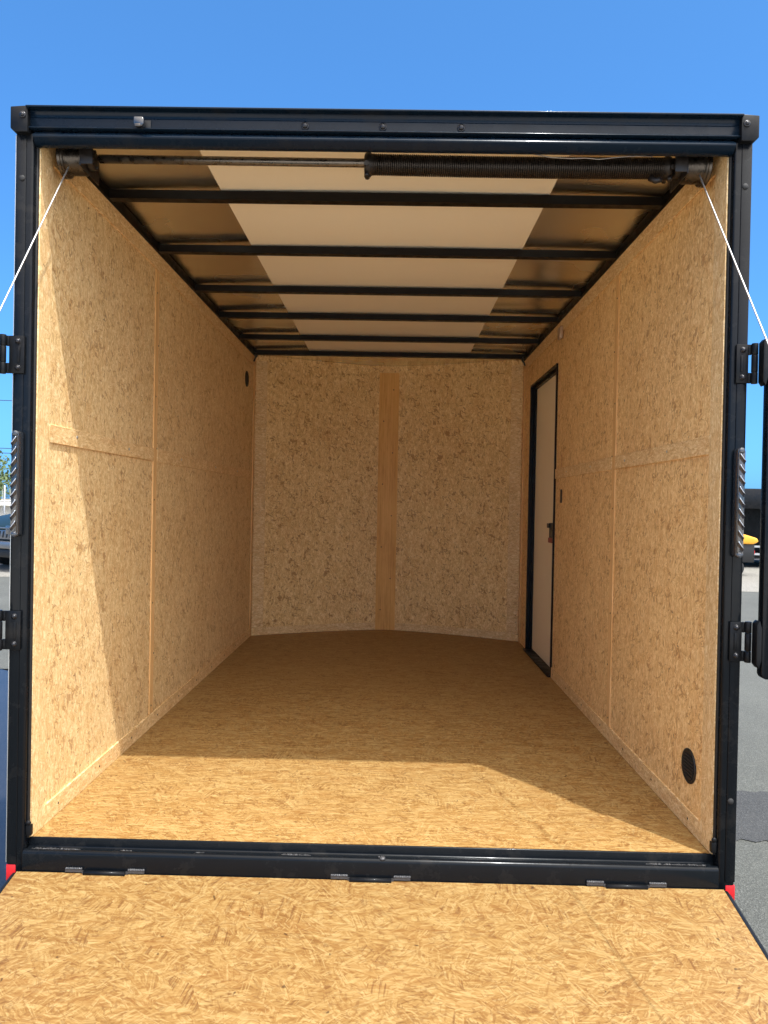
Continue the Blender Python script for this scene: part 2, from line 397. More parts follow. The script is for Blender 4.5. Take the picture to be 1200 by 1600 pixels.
for y, z in ((.30, 1.70), (.78, 1.697), (1.5, 1.70), (2.2, 1.697), (2.8, 1.70)):
    mb = MB(); mb.dome((-WI, y, z), (1, 0, 0), .006, .003, 10, 3); part(mb, 'screw_head', MT['edge'])
for y, z in ((.45, 1.70), (.92, 1.697), (1.45, 1.70), (1.95, 1.697)):
    mb = MB(); mb.dome((WI, y, z), (-1, 0, 0), .005, .002, 10, 3); part(mb, 'screw_head', MT['edge'])
for s in (-1, 1):
    ym = 1.1055 if s < 0 else 1.0785
    for i in range(9):
        mb = MB(); mb.dome((s*(WI-.0015), ym+(.012 if i % 2 else -.012), .60+.225*i), (-s, 0, 0), .0042, .0015, 8, 3); part(mb, 'screw_head', MT['dark'])
    for i in range(10):
        mb = MB(); mb.dome((s*WI, .2+.33*i, .532), (-s, 0, 0), .0042, .0015, 8, 3)
        if s < 0 or .2+.33*i < 2.2: part(mb, 'screw_head', MT['dark'])
        else: mb.bm.free()
for i in range(8):
    mb = MB(); mb.dome((.035 if i % 2 else -.04, ny(.04)-.0095, .66+.25*i), (0, -1, 0), .005, .0015, 8, 3); part(mb, 'screw_head', MT['dark'])
# ceiling: glossy bare sheet, matte white middle panel
mb = MB(); xs = [-1.03+.0412*i for i in range(51)]; ys = [.03+.047*j for j in range(72)]+[YC]
def zc(x): return 2.612+.010*(1-x*x)
grid = [[mb.bm.verts.new((x, y, zc(x)+(.006*math.sin((y-.44)/.555*math.pi)**2)*(1-x*x*.6) if abs(x) < 1 else zc(x))) for y in ys] for x in xs]
for i in range(len(xs)-1):
    for j in range(len(ys)-1):
        f = mb.bm.faces.new((grid[i][j], grid[i][j+1], grid[i+1][j+1], grid[i+1][j])); f.smooth = True
mb.bm.faces.new([mb.bm.verts.new((x, y, 2.6005)) for x, y in ((-1.03, YC+.0005), (1.03, YC+.0005), (.6, YC+.40), (0, YC+NOSE+.05), (-.6, YC+.40))])
part(mb, 'roof_sheet', MT['sheet'], label='shiny bare metal underside of the roof')
PW = .586
mb = MB(); g2 = []
for i in range(21):
    x = -PW+PW*.1*i; g2.append([mb.bm.verts.new((x, y, zc(x)-.0075)) for y in (.03, 1.2, 2.4, YC, ny(x)-.002)])
for i in range(20):
    for j in range(4): mb.bm.faces.new((g2[i][j], g2[i][j+1], g2[i+1][j+1], g2[i+1][j]))
o = part(mb, 'ceiling_panel', MT['white'], label='matte white middle strip of the ceiling')
so = o.modifiers.new('solid', 'SOLIDIFY'); so.thickness = .003; so.offset = 1
mb = MB(); mb.box(-1.04, 1.04, YC+.0006, YC+.012, 2.5985, 2.632); part(mb, 'roof_rail', MT['bow'])
# roof bows
for y in (.529, 1.09, 1.678, 2.209, 2.776, 3.283):
    mb = MB(); mb.box(-.985, .985, y-.014, y-.011, 2.5745, 2.6060); mb.box(-.985, .985, y-.011, y+.022, 2.5745, 2.5775); mb.box(-.985, .985, y+.019, y+.022, 2.5775, 2.6060)
    part(mb, 'roof_bow', MT['bow'])
for s in (-1, 1):
    mb = MB(); a, b = sorted((s*.986, s*1.03)); mb.box(a, b, .03, YC+.01, ZW+.0015, 2.611)
    mb2 = part(mb, 'roof_rail', MT['bow'], .003)
    # dangling wire end in the far corner
    mb = MB(); mb.tube([(s*.96, 3.2, 2.575), (s*.95, 3.205, 2.55), (s*.965, 3.21, 2.535), (s*.972, 3.2, 2.51)], .006, 6); part(mb, 'wire_end', MT['plastic'])

# ---- rear frame
for s in (-1, 1):
    mb = MB(); a, b = sorted((s*1.0012, s*1.050)); mb.box(a, b, -.003, .062, .40, 2.5505)
    post = part(mb, 'rear_post', MT['black'], .007, seg=3)
    # raised outer half of the post face
    mb = MB(); a, b = sorted((s*1.021, s*1.0505)); mb.box(a, b, -.006, .002, .435, 2.5512)
    part(mb, 'post_flange', MT['black'], .003, post)
    for z in ((2.416,) if s < 0 else (2.42, .669)):
        mb = MB(); mb.dome((s*1.032, -.006, z), (0, -1, 0), .009, .004, 14, 4); part(mb, 'plug', MT['rubber'], 0, post)
    mb = MB(); a, b = sorted((s*1.0512, s*1.0532)); mb.box(a, b, -.004, .014, .44, 2.54)
    if s < 0: part(mb, 'edge_trim', MT['edge'], 0, post)
    mb = MB(); a, b = sorted((s*.9998, s*1.0008)); a2, b2 = (-1.0012, -.9965) if s < 0 else (.9965, 1.0012)
    mb = MB(); mb.box(*sorted((s*.9962, s*1.0010)), .0135, .0236, .5045, HB+.001); part(mb, 'door_seal', MT['rubber'], .001)
    # small keeper at the foot of the opening
    mb = MB(); mb.box(*sorted((s*.985, s*1.000)), .004, .018, .515, .545); mb.dome((s*.992, .004, .553), (0, -1, 0), .008, .006); part(mb, 'latch_keeper', MT['black2'], .001, post)
# header profile (y, z)
prof = [(-.030, 2.613), (-.030, 2.608), (-.012, 2.606), (-.008, 2.598), (-.006, 2.589), (-.008, 2.587), (-.008, 2.562), (-.016, 2.559), (-.018, 2.556), (-.014, 2.5535), (.002, 2.5525), (.025, 2.5525), (.055, 2.575), (.055, 2.620), (.02, 2.630)]
mb = MB(); mb.prism(prof, 'x', -1.014, 1.014); header = part(mb, 'rear_header', MT['sky_black'], .0015, seg=2)
mb = MB(); mb.prism([(-.0045, 2.548), (.0, 2.5515), (.020, 2.5515), (.022, 2.549), (.022, HB+.002), (.020, HB), (.010, HB), (.002, HB+.003), (-.004, HB+.009), (-.012, HB+.015), (-.0145, HB+.020), (-.012, HB+.026), (-.007, HB+.032)], 'x', -1.0008, 1.0008)
lintel = part(mb, 'rear_lintel', MT['sky_black'], .002, seg=2)
for x in (-.221, .001, .224):
    mb = MB(); mb.lathe((x, -.008, 2.5735), (0, -1, 0), [(0, .0115), (.002, .0115), (.003, .009)], 20); mb.dome((x, -.011, 2.5735), (0, -1, 0), .0085, .006, 16, 5)
    part(mb, 'bolt', MT['bolt'], 0, header)
# marker light / wire boot on the header
mb = MB(); mb.box(-.708, -.662, -.0105, -.0075, 2.5560, 2.5840); part(mb, 'lamp_base', MT['plastic'], .002, header)
mb = MB(); mb.prism([(-.703,2.5820),(-.679,2.5820),(-.675,2.5780),(-.675,2.5640),(-.680,2.5560),(-.699,2.5560),(-.704,2.5640)], 'y', -.034, -.011); part(mb, 'marker_lamp', MT['lampbody'], .002, header)
mb = MB(); mb.box(-.700, -.684, -.0345, -.030, 2.5545, 2.5625); part(mb, 'lamp_lens', MT['alu'], .001, header)
for s in (-1, 1):
    mb = MB()
    xa, xb = s*1.010, s*1.060
    mb.prism([(xa, 2.6155), (xb, 2.612), (xb, 2.551), (s*1.048, 2.540), (xa, 2.540)], 'y', -.024, .07)
    cp = part(mb, 'corner_cap', MT['black2'], .003)
    mb = MB(); mb.lathe((s*1.024, -.024, 2.588), (0, -1, 0), [(0, .010), (.0025, .0095), (.003, .006)], 16); mb.dome((s*1.024, -.0268, 2.588), (0, -1, 0), .006, .004); part(mb, 'bolt', MT['bolt'], 0, cp)
# sill
sp = [(.0292,.503),(.0235,.503),(.0225,.500),(.0225,.478),(.018,.4745),(.006,.474),(.003,.478),(-.002,.4805),(-.008,.4795),(-.0125,.475),(-.014,.469),(-.0145,.400),(.03,.400),(.0292,.48)]
mb = MB(); mb.prism(sp, 'x', -1.0008, 1.0008); sill = part(mb, 'rear_sill', MT['black'], .0018, seg=2)
# weld beads along the gutter
rr = random.Random(3)
for (a, b, step) in ((-.98, -.84, .006), (-.72,-.69,.006), (-.25, -.17, .006), (.80, .97, .0055), (.03,.045,.006), (-.5,-.48,.006)):
    x = a; mb = MB()
    while x < b:
        mb.dome((x, .004+rr.random()*.006, .4745), (rr.uniform(-.2,.2), -.4, 1), rr.uniform(.004,.007), rr.uniform(.002,.005), 8, 3)
        x += step*rr.uniform(.6, 1.1)
    part(mb, 'weld_bead', MT['weld'], 0, sill)
mb = MB(); mb.dome((.04, -.006, .480), (0, -.3, 1), .009, .006); part(mb, 'weld_bead', MT['weld'], 0, sill)
# red reflectors on the frame feet
for s in (-1, 1):
    mb = MB(); a, b = sorted((s*1.0245, s*1.0515)); mb.box(a, b, -.004, .03, .375, .4335-(.008 if s > 0 else 0)); part(mb, 'reflector', MT['red'], .001)
mb = MB(); mb.box(-1.05, 1.05, .004, .06, .30, .399); part(mb, 'cross_member', MT['black2'], .003)
# light bars beside the posts
for s in (-1, 1):
    z0, z1 = (1.385, 1.690) if s < 0 else (1.367, 1.678)
    xc, hw = s*1.0275, .0110
    pts = []
    for i in range(9):
        t = math.pi*i/8; pts.append((xc+hw*math.cos(t), z1-hw+hw*math.sin(t)))
    for i in range(9):
        t = math.pi+math.pi*i/8; pts.append((xc+hw*math.cos(t), z0+hw+hw*math.sin(t)))
    mb = MB(); mb.prism(pts, 'y', -.034, -.0062); lb = part(mb, 'light_bar', MT['lampbody'], .002)
    mb = MB()
    n = 9; st = (z1-z0-.034)/n
    for i in range(n):
        z = z0+.017+st*i
        # slanted facet: a little roof that runs up towards the trailer
        xi, xo = xc-s*(hw-.005), xc+s*(hw-.003)
        zi, zo = (z+st*.95, z+st*.35)
        a = [(xo, -.0345, z), (xi, -.0345, z+st*.55), (xi, -.0345, zi), (xo, -.0345, zo)]
        b = [((xo+xi)/2, -.0445, (zi+zo)/2+.003)]
        va = [mb.bm.verts.new(q) for q in a]
        vi = mb.bm.verts.new((xi, -.040, zi-.002)); vo = mb.bm.verts.new((xo, -.043, zo-.002))
        mb.bm.faces.new((va[0], va[1], vi, vo)); mb.bm.faces.new((vo, vi, va[2], va[3])); mb.bm.faces.new((va[0], vo, va[3])); mb.bm.faces.new((va[1], va[2], vi)); mb.bm.faces.new(va)
    ln = part(mb, 'lens', MT['lens'], 0, lb); mb = MB()
    for i in range(n):
        z = z0+.017+st*i; mb.tube([(xc+s*(hw-.0025), -.0432, z+st*.30), (xc+s*(hw-.008), -.0436, z+st*.48), (xc-s*(hw-.0065), -.0412, z+st*.88), (xc-s*(hw-.0050), -.0402, z+st*1.02)], lambda q: .0005+.0009*math.sin(math.pi*q), 5)
    part(mb, 'lens_ridges', MT['ridge'], 0, lb)
    mb = MB(); xr = xc-s*(hw-.001); mb.box(min(xr, xr+s*.003), max(xr, xr+s*.003), -.0375, -.0342, z0+.014, z1-.014); part(mb, 'lens_rim', MT['alu'], .001, lb)
    for zz in (z0+.009, z1-.009):
        mb = MB(); mb.dome((xc, -.034, zz), (0, -1, 0), .009, .004, 14, 4); part(mb, 'screw_head', MT['lens'], 0, lb)
# side hinges with the folded-back wing plates
def hinge(s, z0, z1):
    e = .010 if s < 0 else 0.0
    mb = MB(); a, b = sorted((s*1.016, s*(1.050+e))); mb.box(a, b, -.0125, -.0065, z0, z1)
    for k in (0, 1):
        q0, q1 = (z0, z0+.030) if k == 0 else (z1-.030, z1)
        mb.box(*sorted((s*(1.0503+e), s*(1.058+e))), -.0125, -.0065, q0, q1)
    mb.box(*sorted((s*1.0275, s*1.0355)), -.0155, -.0127, z0+.032, z1-.032)
    hg = part(mb, 'side_hinge', MT['black2'], .0015)
    for z in (z0+.016, z1-.016):
        mb = MB(); mb.lathe((s*1.034, -.0127, z), (0, -1, 0), [(0, .0085), (.0015, .0085), (.002, .007)], 16); mb.dome((s*1.034, -.0145, z), (0, -1, 0), .0072, .0055, 16, 5); part(mb, 'bolt', MT['bolt'], 0, hg)
    mb = MB()
    for (q0, q1) in ((z0-.002, z0+.030), (z0+.031, z1-.031), (z1-.030, z1+.002)):
        mb.cyl((s*(1.0655+e), -.016, q0), (s*(1.0655+e), -.016, q1), .009, n=20)
    part(mb, 'knuckle', MT['black2'], .001, hg)
    mb = MB(); mb.prism([(s*(1.072+e), z0), (s*(1.080+e), z0-.012), (s*(1.0862+e), z0+.012), (s*(1.0862+e), z1-.012), (s*(1.080+e), z1+.010), (s*(1.072+e), z1)], 'y', -.0545, -.024); part(mb, 'hinge_leaf', MT['black2'], .0015, hg)
for s in (-1, 1):
    e = .010 if s < 0 else 0.0
    hinge(s, *((1.855, 1.963) if s < 0 else (1.862, 1.972))); hinge(s, *((1.060, 1.172) if s < 0 else (1.072, 1.184)))
    mb = MB(); X0, X1, Z0, Z1, r = 1.0868+e, 1.36, 1.03, 1.99, .014
    pts = [(s*X0, Z0+r), (s*(X0+r*.3), Z0+r*.3), (s*(X0+r), Z0), (s*X1, Z0), (s*X1, Z1), (s*(X0+r), Z1), (s*(X0+r*.3), Z1-r*.3), (s*X0, Z1-r)]
    mb.prism(pts, 'y', -.054, -.024); part(mb, 'wing_plate', MT['black'], .004, label='black plate hinged beside the %s rear post' % ('right' if s > 0 else 'left'))

# ---- torsion spring counterbalance
SY, SZ = .12, 2.527
mb = MB(); mb.cyl((-.86, SY, SZ+.004), (.90, SY, SZ), .0127, n=20); shaft = part(mb, 'torsion_shaft', MT['steel'])
mb = MB(); R, wr, x0, x1, turns = .0280, .0031, -.035, .845, 138
path = []; N = turns*18
mb.tube([(x0+(x1-x0)*i/N, SY+R*math.cos(2*math.pi*i/18), SZ-.002+R*math.sin(2*math.pi*i/18)-.003*math.sin(math.pi*i/N)) for i in range(N+1)], wr, 6)
part(mb, 'torsion_spring', MT['spring'])
mb = MB(); mb.cyl((-.03, SY, SZ-.002), (.84, SY, SZ-.002), .0245, n=20); part(mb, 'spring_core', MT['plastic'])
def cone(x, d):
    mb = MB(); mb.lathe((x, SY, SZ-.002), (d, 0, 0), [(-.014, .022), (-.012, .030), (-.004, .035), (.004, .036), (.008, .031), (.03, .028)], 24)
    for a in (-.35, -1.25, 1.0):
        v = Vector((0, math.sin(a), -math.cos(a))); c = Vector((x-d*.006, SY, SZ-.002)); mb.cyl(c+v*.03, c+v*.046, .0075, n=6)
    part(mb, 'winding_cone', MT['dark'], 0)
cone(-.042, 1); cone(.852, -1)
mb = MB(); mb.tube([(.80, SY-.01, SZ-.036), (.815, SY-.02, SZ-.048), (.830, SY-.02, SZ-.044)], .009, 8); part(mb, 'spring_tail', MT['dark'])
def drum(s):
    prof = [(-.004, .016), (-.002, .030), (.0, .0425)]
    for i in range(11):
        h = .002+.0044*i; prof += [(h, .0445), (h+.0016, .0455), (h+.0034, .0425)]
    prof += [(.052, .0445), (.0545, .0525), (.0575, .0535), (.060, .0500), (.0625, .0500), (.0655, .0545), (.069, .0545), (.071, .046), (.071, .018)]
    mb = MB(); mb.lathe((s*.901, SY, SZ), (s, 0, 0), prof, 48); d = part(mb, 'cable_drum', MT['alu'])
    mb = MB(); mb.box(*sorted((s*.893, s*.897)), .061, .20, 2.485, 2.5735)
    mb.box(*sorted((s*.858, s*.893)), .061, .066, 2.49, 2.5735)
    mb.lathe((s*.872, SY, SZ), (s, 0, 0), [(0, .015), (.002, .028), (.012, .031), (.020, .031)], 24)
    for a in (.6, 2.0, 3.6, 5.2): mb.cyl((s*.868, SY+.022*math.cos(a), SZ+.022*math.sin(a)), (s*.880, SY+.022*math.cos(a), SZ+.022*math.sin(a)), .006, n=6)
    part(mb, 'shaft_bracket', MT['dark'], .001)
drum(-1); drum(1)
# thin white cord over the spring
pts = [(.45,.083,2.545),(.50,.083,2.536),(.56,.0815,2.533),(.60,.083,2.536),(.64,.0815,2.532),(.70,.083,2.540),(.76,.085,2.545),(.80,.087,2.545)]
mb = MB(); mb.tube(pts, .0016, 6); part(mb, 'cord', MT['cable'])

# ---- ramp door
RT = math.tan(math.radians(10.8)); RY, RZ = -.018, .421; RL = 2.06
def rz_(y): return RZ+RT*(y-RY)
ramp = bpy.data.objects.new('ramp_door', None); COL.objects.link(ramp); ramp.parent = trailer; ramp['label'] = 'lowered ramp door faced with strand board'
def slab(mb, x0, x1, y0, y1, dz0, dz1):
    v = [mb.bm.verts.new((x, y, rz_(y)+dz)) for x in (x0, x1) for y in (y0, y1) for dz in (dz0, dz1)]
    for f in ((0,1,3,2),(4,6,7,5),(0,4,5,1),(2,3,7,6),(0,2,6,4),(1,5,7,3)): mb.bm.faces.new([v[i] for i in f])
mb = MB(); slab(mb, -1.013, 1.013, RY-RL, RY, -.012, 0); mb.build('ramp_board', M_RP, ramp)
for s in (-1, 1):
    mb = MB(); v = []
    a, b = s*1.0135, s*1.032
    for y in (RY-RL, RY-.005):
        v.append([mb.bm.verts.new(q) for q in ((a, y, rz_(y)+.001), (s*1.022, y, rz_(y)-.001), (b, y, rz_(y)-.012), (b, y, rz_(y)-.05), (a, y, rz_(y)-.05))])
    A, B = v
    for i in range(5): mb.bm.faces.new((A[i], A[(i+1)%5], B[(i+1)%5], B[i]))
    mb.bm.faces.new(A[::-1]); mb.bm.faces.new(B); mb.build('ramp_edge', MT['black2'], ramp)
mb = MB(); slab(mb, -1.013, 1.013, RY-RL-.0005, RY, -.05, -.0125); mb.build('ramp_frame', MT['black2'], ramp)
mb = MB(); slab(mb, -1.0, 1.0, RY-RL-.15, RY-RL-.002, -.010, -.004); mb.build('ramp_flap', MT['black2'], ramp)
for (xa, xb) in ((-.848, -.668), (-.083, .097), (.648, .826)):
    for i, x in enumerate((xa, xb)):
        mb = MB(); y = -.0149; w2 = .024
        mb.box(x-w2, x+w2, y-.006, y, .4245, .434); 
        for k in range(9): mb.dome((x-w2+.003+k*.0053, y-.003, .4335), (0, -.5, 1), .0042, .0035, 8, 3)
        k = 1 if i == 0 else -1
        mb.box(min(x+k*w2, x+k*(w2+.012)), max(x+k*w2, x+k*(w2+.012)), y-.006, y, .420, .428)
        mb.build('hinge_tab', MT['weld'], ramp)
    mb = MB(); mb.cyl((xa+.03, -.021, .4235), (xb-.03, -.021, .4235), .007, n=12); mb.build('hinge_rod', MT['black2'], ramp)
# lift cables
for s in (-1, 1):
    ya = -1.53 if s < 0 else -1.57
    P0 = Vector((s*.9345, SY-.044, 2.487)); P1 = Vector((s*.985, ya, rz_(ya)+.02))
    n = 24; pts = [P0.lerp(P1, i/n)+Vector((0, 0, -.010*math.sin(math.pi*i/n))) for i in range(n+1)]
    mb = MB(); mb.tube(pts, .0021, 8); part(mb, 'lift_cable', MT['cable'])
    mb = MB(); mb.box(s*.985-.012, s*.985+.012, ya-.03, ya+.03, rz_(ya)-.004, rz_(ya)+.012); mb.cyl((s*.985-.014, ya, rz_(ya)+.016), (s*.985+.014, ya, rz_(ya)+.016), .007, n=10); mb.build('cable_anchor', MT['black2'], ramp)

# ---- side door
mb = MB()
mb.box(.990, 1.040, DY0, DY0+.012, DZ0, DZ1); mb.box(.990, 1.040, DY1-.014, DY1, DZ0, DZ1)
mb.box(.990, 1.040, DY0+.0125, DY1-.0145, DZ1-.014, DZ1)
mb.box(1.020, 1.040, DY0+.0125, DY0+.03, DZ0, DZ1-.0145); mb.box(1.016, 1.040, DY1-.034, DY1-.0145, DZ0, DZ1-.0145); mb.box(1.012, 1.040, DY0+.031, DY1-.035, DZ1-.030, DZ1-.0145)
dfr = part(mb, 'door_frame', MT['black2'])
mb = MB(); mb.box(.975, 1.040, DY0-.004, DY1+.004, ZF+.0006, DZ0-.0004); part(mb, 'door_threshold', MT['black2'], .002)
mb = MB(); mb.box(1.032, 1.050, DY0+.020, DY1-.020, DZ0+.005, DZ1-.018); door = part(mb, 'side_door', MT['doorwhite'], label='white lined side door in the right wall, closed')
mb = MB(); mb.box(1.012, 1.0318, 2.33, 2.45, 1.36, 1.405); mb.box(1.000, 1.0118, 2.41, 2.462, 1.375, 1.402)
mb.box(1.012, 1.0318, 2.33, 2.45, 1.315, 1.3595); hd = mb.build('door_latch', MT['plastic'], door)
mb = MB(); mb.box(1.006, 1.0318, 2.332, 2.448, 1.285, 1.3145); mb.build('latch_handle', MT['redplastic'], door)
mb = MB(); mb.box(1.006, 1.0118, 2.345, 2.375, 1.318, 1.365); mb.build('latch_plate', MT['alu'], door)
# slot by the door, lamp cover, stamp, vents
mb = MB(); mb.box(.9965, 1.0002, 2.065, 2.100, 1.527, 1.603); mb.box(.9945, .9964, 2.060, 2.072, 1.545, 1.59); part(mb, 'striker_slot', MT['plastic'], .001)
mb = MB()
mb.prism([(2.095,2.520),(2.100,2.531),(2.160,2.531),(2.168,2.515),(2.168,2.470),(2.160,2.462),(2.098,2.462)], 'x', .976, .9935); part(mb, 'lamp_cover', simple('tan_plastic', (.42,.29,.19), .4), .004, label='small tan cover high beside the door')
mb = MB(); rr = random.Random(5)
for i in range(9): mb.box(.9998, 1.0001, 2.082, 2.082+rr.uniform(.022, .034), 1.735+.0075*i, 1.738+.0075*i)
part(mb, 'grade_stamp', simple('red_ink', (.38,.09,.06), .8), label='red ink stamp')
def vent(s, y, z, r):
    mb = MB(); prof = [(0, r), (.004, r), (.006, r*.93), (.004, r*.86), (.0025, r*.8)]
    mb.lathe((s*WR, y, z), (-s, 0, 0), prof, 40); v = part(mb, 'round_vent', MT['plastic'])
    mb = MB()
    for k in range(-3, 4):
        q = r*.8*k/4; hwid = math.sqrt(max((r*.8)**2-q*q, 0)); mb.box(*sorted((s*(WR-.0028), s*(WR-.0055))), y-hwid, y+hwid, z+q-r*.05, z+q+r*.05)
    mb.build('vent_louver', MT['rubber'], v)
vent(1, .212, .693, .054); vent(-1, 3.092, 2.365, .055)

# ---- outside skin, chassis and wheels
for s in (-1, 1):
    mb = MB()
    if s < 0: mb.box(-1.047, -1.043, .063, YC+.02, .40, 2.633)
    else:
        mb.box(1.0515, 1.0545, .063, YC+.02, .40, 2.633)
    part(mb, 'side_skin', MT['black'])
    mb = MB(); t = .05
    mb.prism([(s*1.045, YC+.021), (0, YC+NOSE+.09), (0, YC+NOSE+.094), (s*1.049, YC+.024)], 'z', .40, 2.633); part(mb, 'nose_skin', MT['black'])
    mb = MB(); mb.box(*sorted((s*.84, s*.93)), .061, YC+.1, .36, .48); part(mb, 'frame_rail', MT['black2'])
mb = MB(); mb.prism([(-1.055,.062),(1.055,.062),(1.055,YC+.03),(0,YC+NOSE+.11),(-1.055,YC+.03)], 'z', 2.634, 2.645); part(mb, 'roof_skin', MT['black2'])
for s in (-1, 1):
    wh = bpy.data.objects.new('wheel', None); COL.objects.link(wh); wh.parent = trailer; wh.location = (s*1.18, 2.0, .33)
    mb = MB(); mb.lathe((-.1*s, 0, 0), (s, 0, 0), [(0,.20),(.01,.30),(.03,.328),(.17,.328),(.19,.30),(.20,.20)], 40); mb.build('tyre', MT['rubber'], wh)
    mb = MB(); mb.lathe((-.09*s, 0, 0), (s, 0, 0), [(0,.199),(.12,.15),(.13,.06),(.16,.05),(.17,0)], 32); mb.build('rim', MT['edge'], wh)
for s in (-1, 1):
    mb = MB(); arc = [(2.0+.40*math.cos(t), .36+.40*math.sin(t)) for t in [math.pi*i/16 for i in range(17)]]; arc2 = [(2.0+.385*math.cos(t), .36+.385*math.sin(t)) for t in [math.pi*(16-i)/16 for i in range(17)]]
    mb.prism(arc+arc2, 'x', *sorted((s*1.056, s*1.31))); part(mb, 'fender', MT['black'])
mb = MB(); mb.cyl((-1.08, 2.0, .33), (1.08, 2.0, .33), .03); part(mb, 'axle', MT['black2'])
for s in (-1, 1):
    mb = MB(); mb.cyl((s*.8, YC, .40), (0, YC+NOSE+1.2, .42), .045, n=8); part(mb, 'tongue_bar', MT['black2'])
mb = MB(); mb.cyl((0, YC+NOSE+.9, 0.02), (0, YC+NOSE+.9, .85), .035, n=12); mb.cyl((0, YC+NOSE+.9, 0.0), (0, YC+NOSE+.9, .02), .08, n=16); part(mb, 'jack', MT['dark'])

# ================================================================== GROUND
def ground_mat(name, c0, c1, speck, rough, sc=1.0, big=.35, wet=False):
    T = NT(name); o = T.obj()
    v = T.voro(T.vmath('MULTIPLY', o, (1,1,0)), 190/sc); vc = T.sep(v.outputs['Color'])
    f, _ = T.noise(o, 1.1/sc, 4, .6); g, _ = T.noise(o, 260/sc, 2, .5)
    val = T.math('ADD', T.math('MULTIPLY', vc[0], .55), T.math('MULTIPLY', g, .45)); val = T.math('ADD', val, T.math('MULTIPLY', T.math('SUBTRACT', f, .5), big*1.6))
    col = T.ramp(val, [(.2, c0), (.6, tuple((a+b)/2 for a, b in zip(c0, c1))), (.85, c1)])
    col = T.mix(T.math('MULTIPLY', T.math('GREATER_THAN', vc[1], .95), .35), col, speck)
    T.P(color=col, rough=rough, spec=.5)
    T.bump(T.math('ADD', v.outputs['Distance'], T.math('MULTIPLY', g, .4)), .15 if wet else .6, .001 if wet else .003)
    return T.m
mb = MB(); mb.prism([(-400,-60),(400,-60),(400,900),(-400,900)], 'z', -.3, 0)
g = mb.build('ground', ground_mat('asphalt', (.048,.051,.046), (.105,.111,.100), (.20,.20,.19), .85)); g['kind'] = 'structure'
def patch(name, outline, z, m, jag=.08, seed=1):
    rr = random.Random(seed); pts = []; wx = wy = 0
    n = len(outline)
    for i in range(n):
        a, b = Vector(outline[i]), Vector(outline[(i+1) % n]); L = (b-a).length; k = max(int(L/.045), 2) if L < 12 else int(L/1.0)
        for j in range(k):
            p = a.lerp(b, j/k); q = jag*(1 if L < 12 else 3); wx = .55*wx+rr.uniform(-q, q)*.7; wy = .55*wy+rr.uniform(-q, q)*.7; pts.append((p.x+wx, p.y+wy))
    bm = bmesh.new(); f = bm.faces.new([bm.verts.new((x, y, z)) for x, y in pts]); bmesh.ops.triangulate(bm, faces=[f])
    bmesh.ops.recalc_face_normals(bm, faces=bm.faces[:])
    for f in bm.faces:
        if f.normal.z < 0: f.normal_flip()
    me = bpy.data.meshes.new(name); bm.to_mesh(me); bm.free(); me.materials.append(m)
    o = bpy.data.objects.new(name, me); COL.objects.link(o); o['kind'] = 'structure'; return o
wet = ground_mat('wet_asphalt', (.014,.015,.018), (.034,.036,.042), (.10,.105,.12), .3, wet=True)
patch('wet_asphalt', [(-4.6,-.3),(-.9,-.2),(-.6,1.0),(-1.0,3.9),(-2.6,4.25),(-4.8,4.2)], .004, wet, .05, 2)
patch('wet_asphalt', [(1.25,1.15),(1.7,1.25),(2.3,1.36),(3.1,1.5),(3.3,1.8),(2.4,1.92),(1.6,1.82),(1.2,1.6)], .004, ground_mat('damp_asphalt', (.022,.023,.023), (.055,.057,.056), (.14,.14,.14), .75), .05, 3)
grav = ground_mat('pale_gravel', (.13,.125,.11), (.27,.26,.23), (.42,.40,.37), .95, 3.0)
patch('gravel', [(-60,-55),(60,-55),(60,-3.6),(-60,-3.9)], .004, ground_mat('bounce_gravel', (.48,.46,.42), (.66,.63,.57), (.75,.73,.68), .95, 3.0), .12, 6)  # pale ground added out of frame to bounce light into the trailer
patch('gravel', [(-60,12.6),(60,11.4),(60,34),(-60,34)], .004, grav, .12, 4)
patch('dirt_ground', [(-300,34.5),(300,34.5),(300,800),(-300,800)], .004, ground_mat('dry_dirt', (.16,.14,.10), (.30,.27,.20), (.4,.37,.3), .95, 6.0), .2, 5)

# ================================================================== LEFT BACKGROUND: pickup, fence, tree, building, wires
def car_paint(name, c): 
    T = NT(name); T.P(color=c, rough=.4, coat=.15, coatr=.1, spec=.25); return T.m
dg = car_paint('dark_green_paint', (.006,.016,.016)); chrome = simple('chrome', (.30,.30,.31), .35, .9); glass = simple('dark_glass', (.01,.012,.014), .05, 0, .8, 1.0)
tk = root('parked_pickup', 'dark green pickup truck with chrome grille parked beyond the left rear post', 'pickup truck', (-8.24, 12.95, 0), -math.radians(30))
X = .98
mb = MB(); side = [(0.0,.55),(0.0,.86),(.10,.93),(1.25,1.17),(1.9,1.75),(3.3,1.78),(3.75,1.2),(5.6,1.2),(5.6,.5),(4.9,.5),(4.8,.75),(4.55,.86),(4.25,.86),(4.0,.75),(3.9,.45),(1.5,.45),(1.4,.75),(1.15,.86),(.85,.86),(.6,.75),(.5,.5)]
mb.prism(side, 'x', -X, X); mb.build('body', dg, tk, .05, 3)
mb = MB(); mb.prism([(1.22,1.19),(1.83,1.70),(1.86,1.70),(1.30,1.19)], 'x', -.82, .82)
mb.bm.verts.ensure_lookup_table()
for vv in mb.bm.verts: vv.co.y -= .035
mb.build('windscreen', glass, tk)
for s in (-1, 1):
    mb = MB(); mb.prism([(1.55,1.22),(2.0,1.68),(3.2,1.70),(3.4,1.24)], 'x', *sorted((s*(X+.001), s*(X+.012)))); mb.build('side_window', glass, tk)
mb = MB(); mb.box(-.99, .99, -.075, -.01, .87, .895); mb.box(-.9, .9, -.045, -.012, .66, .84); mb.build('grille', chrome, tk, .006)
mb = MB()
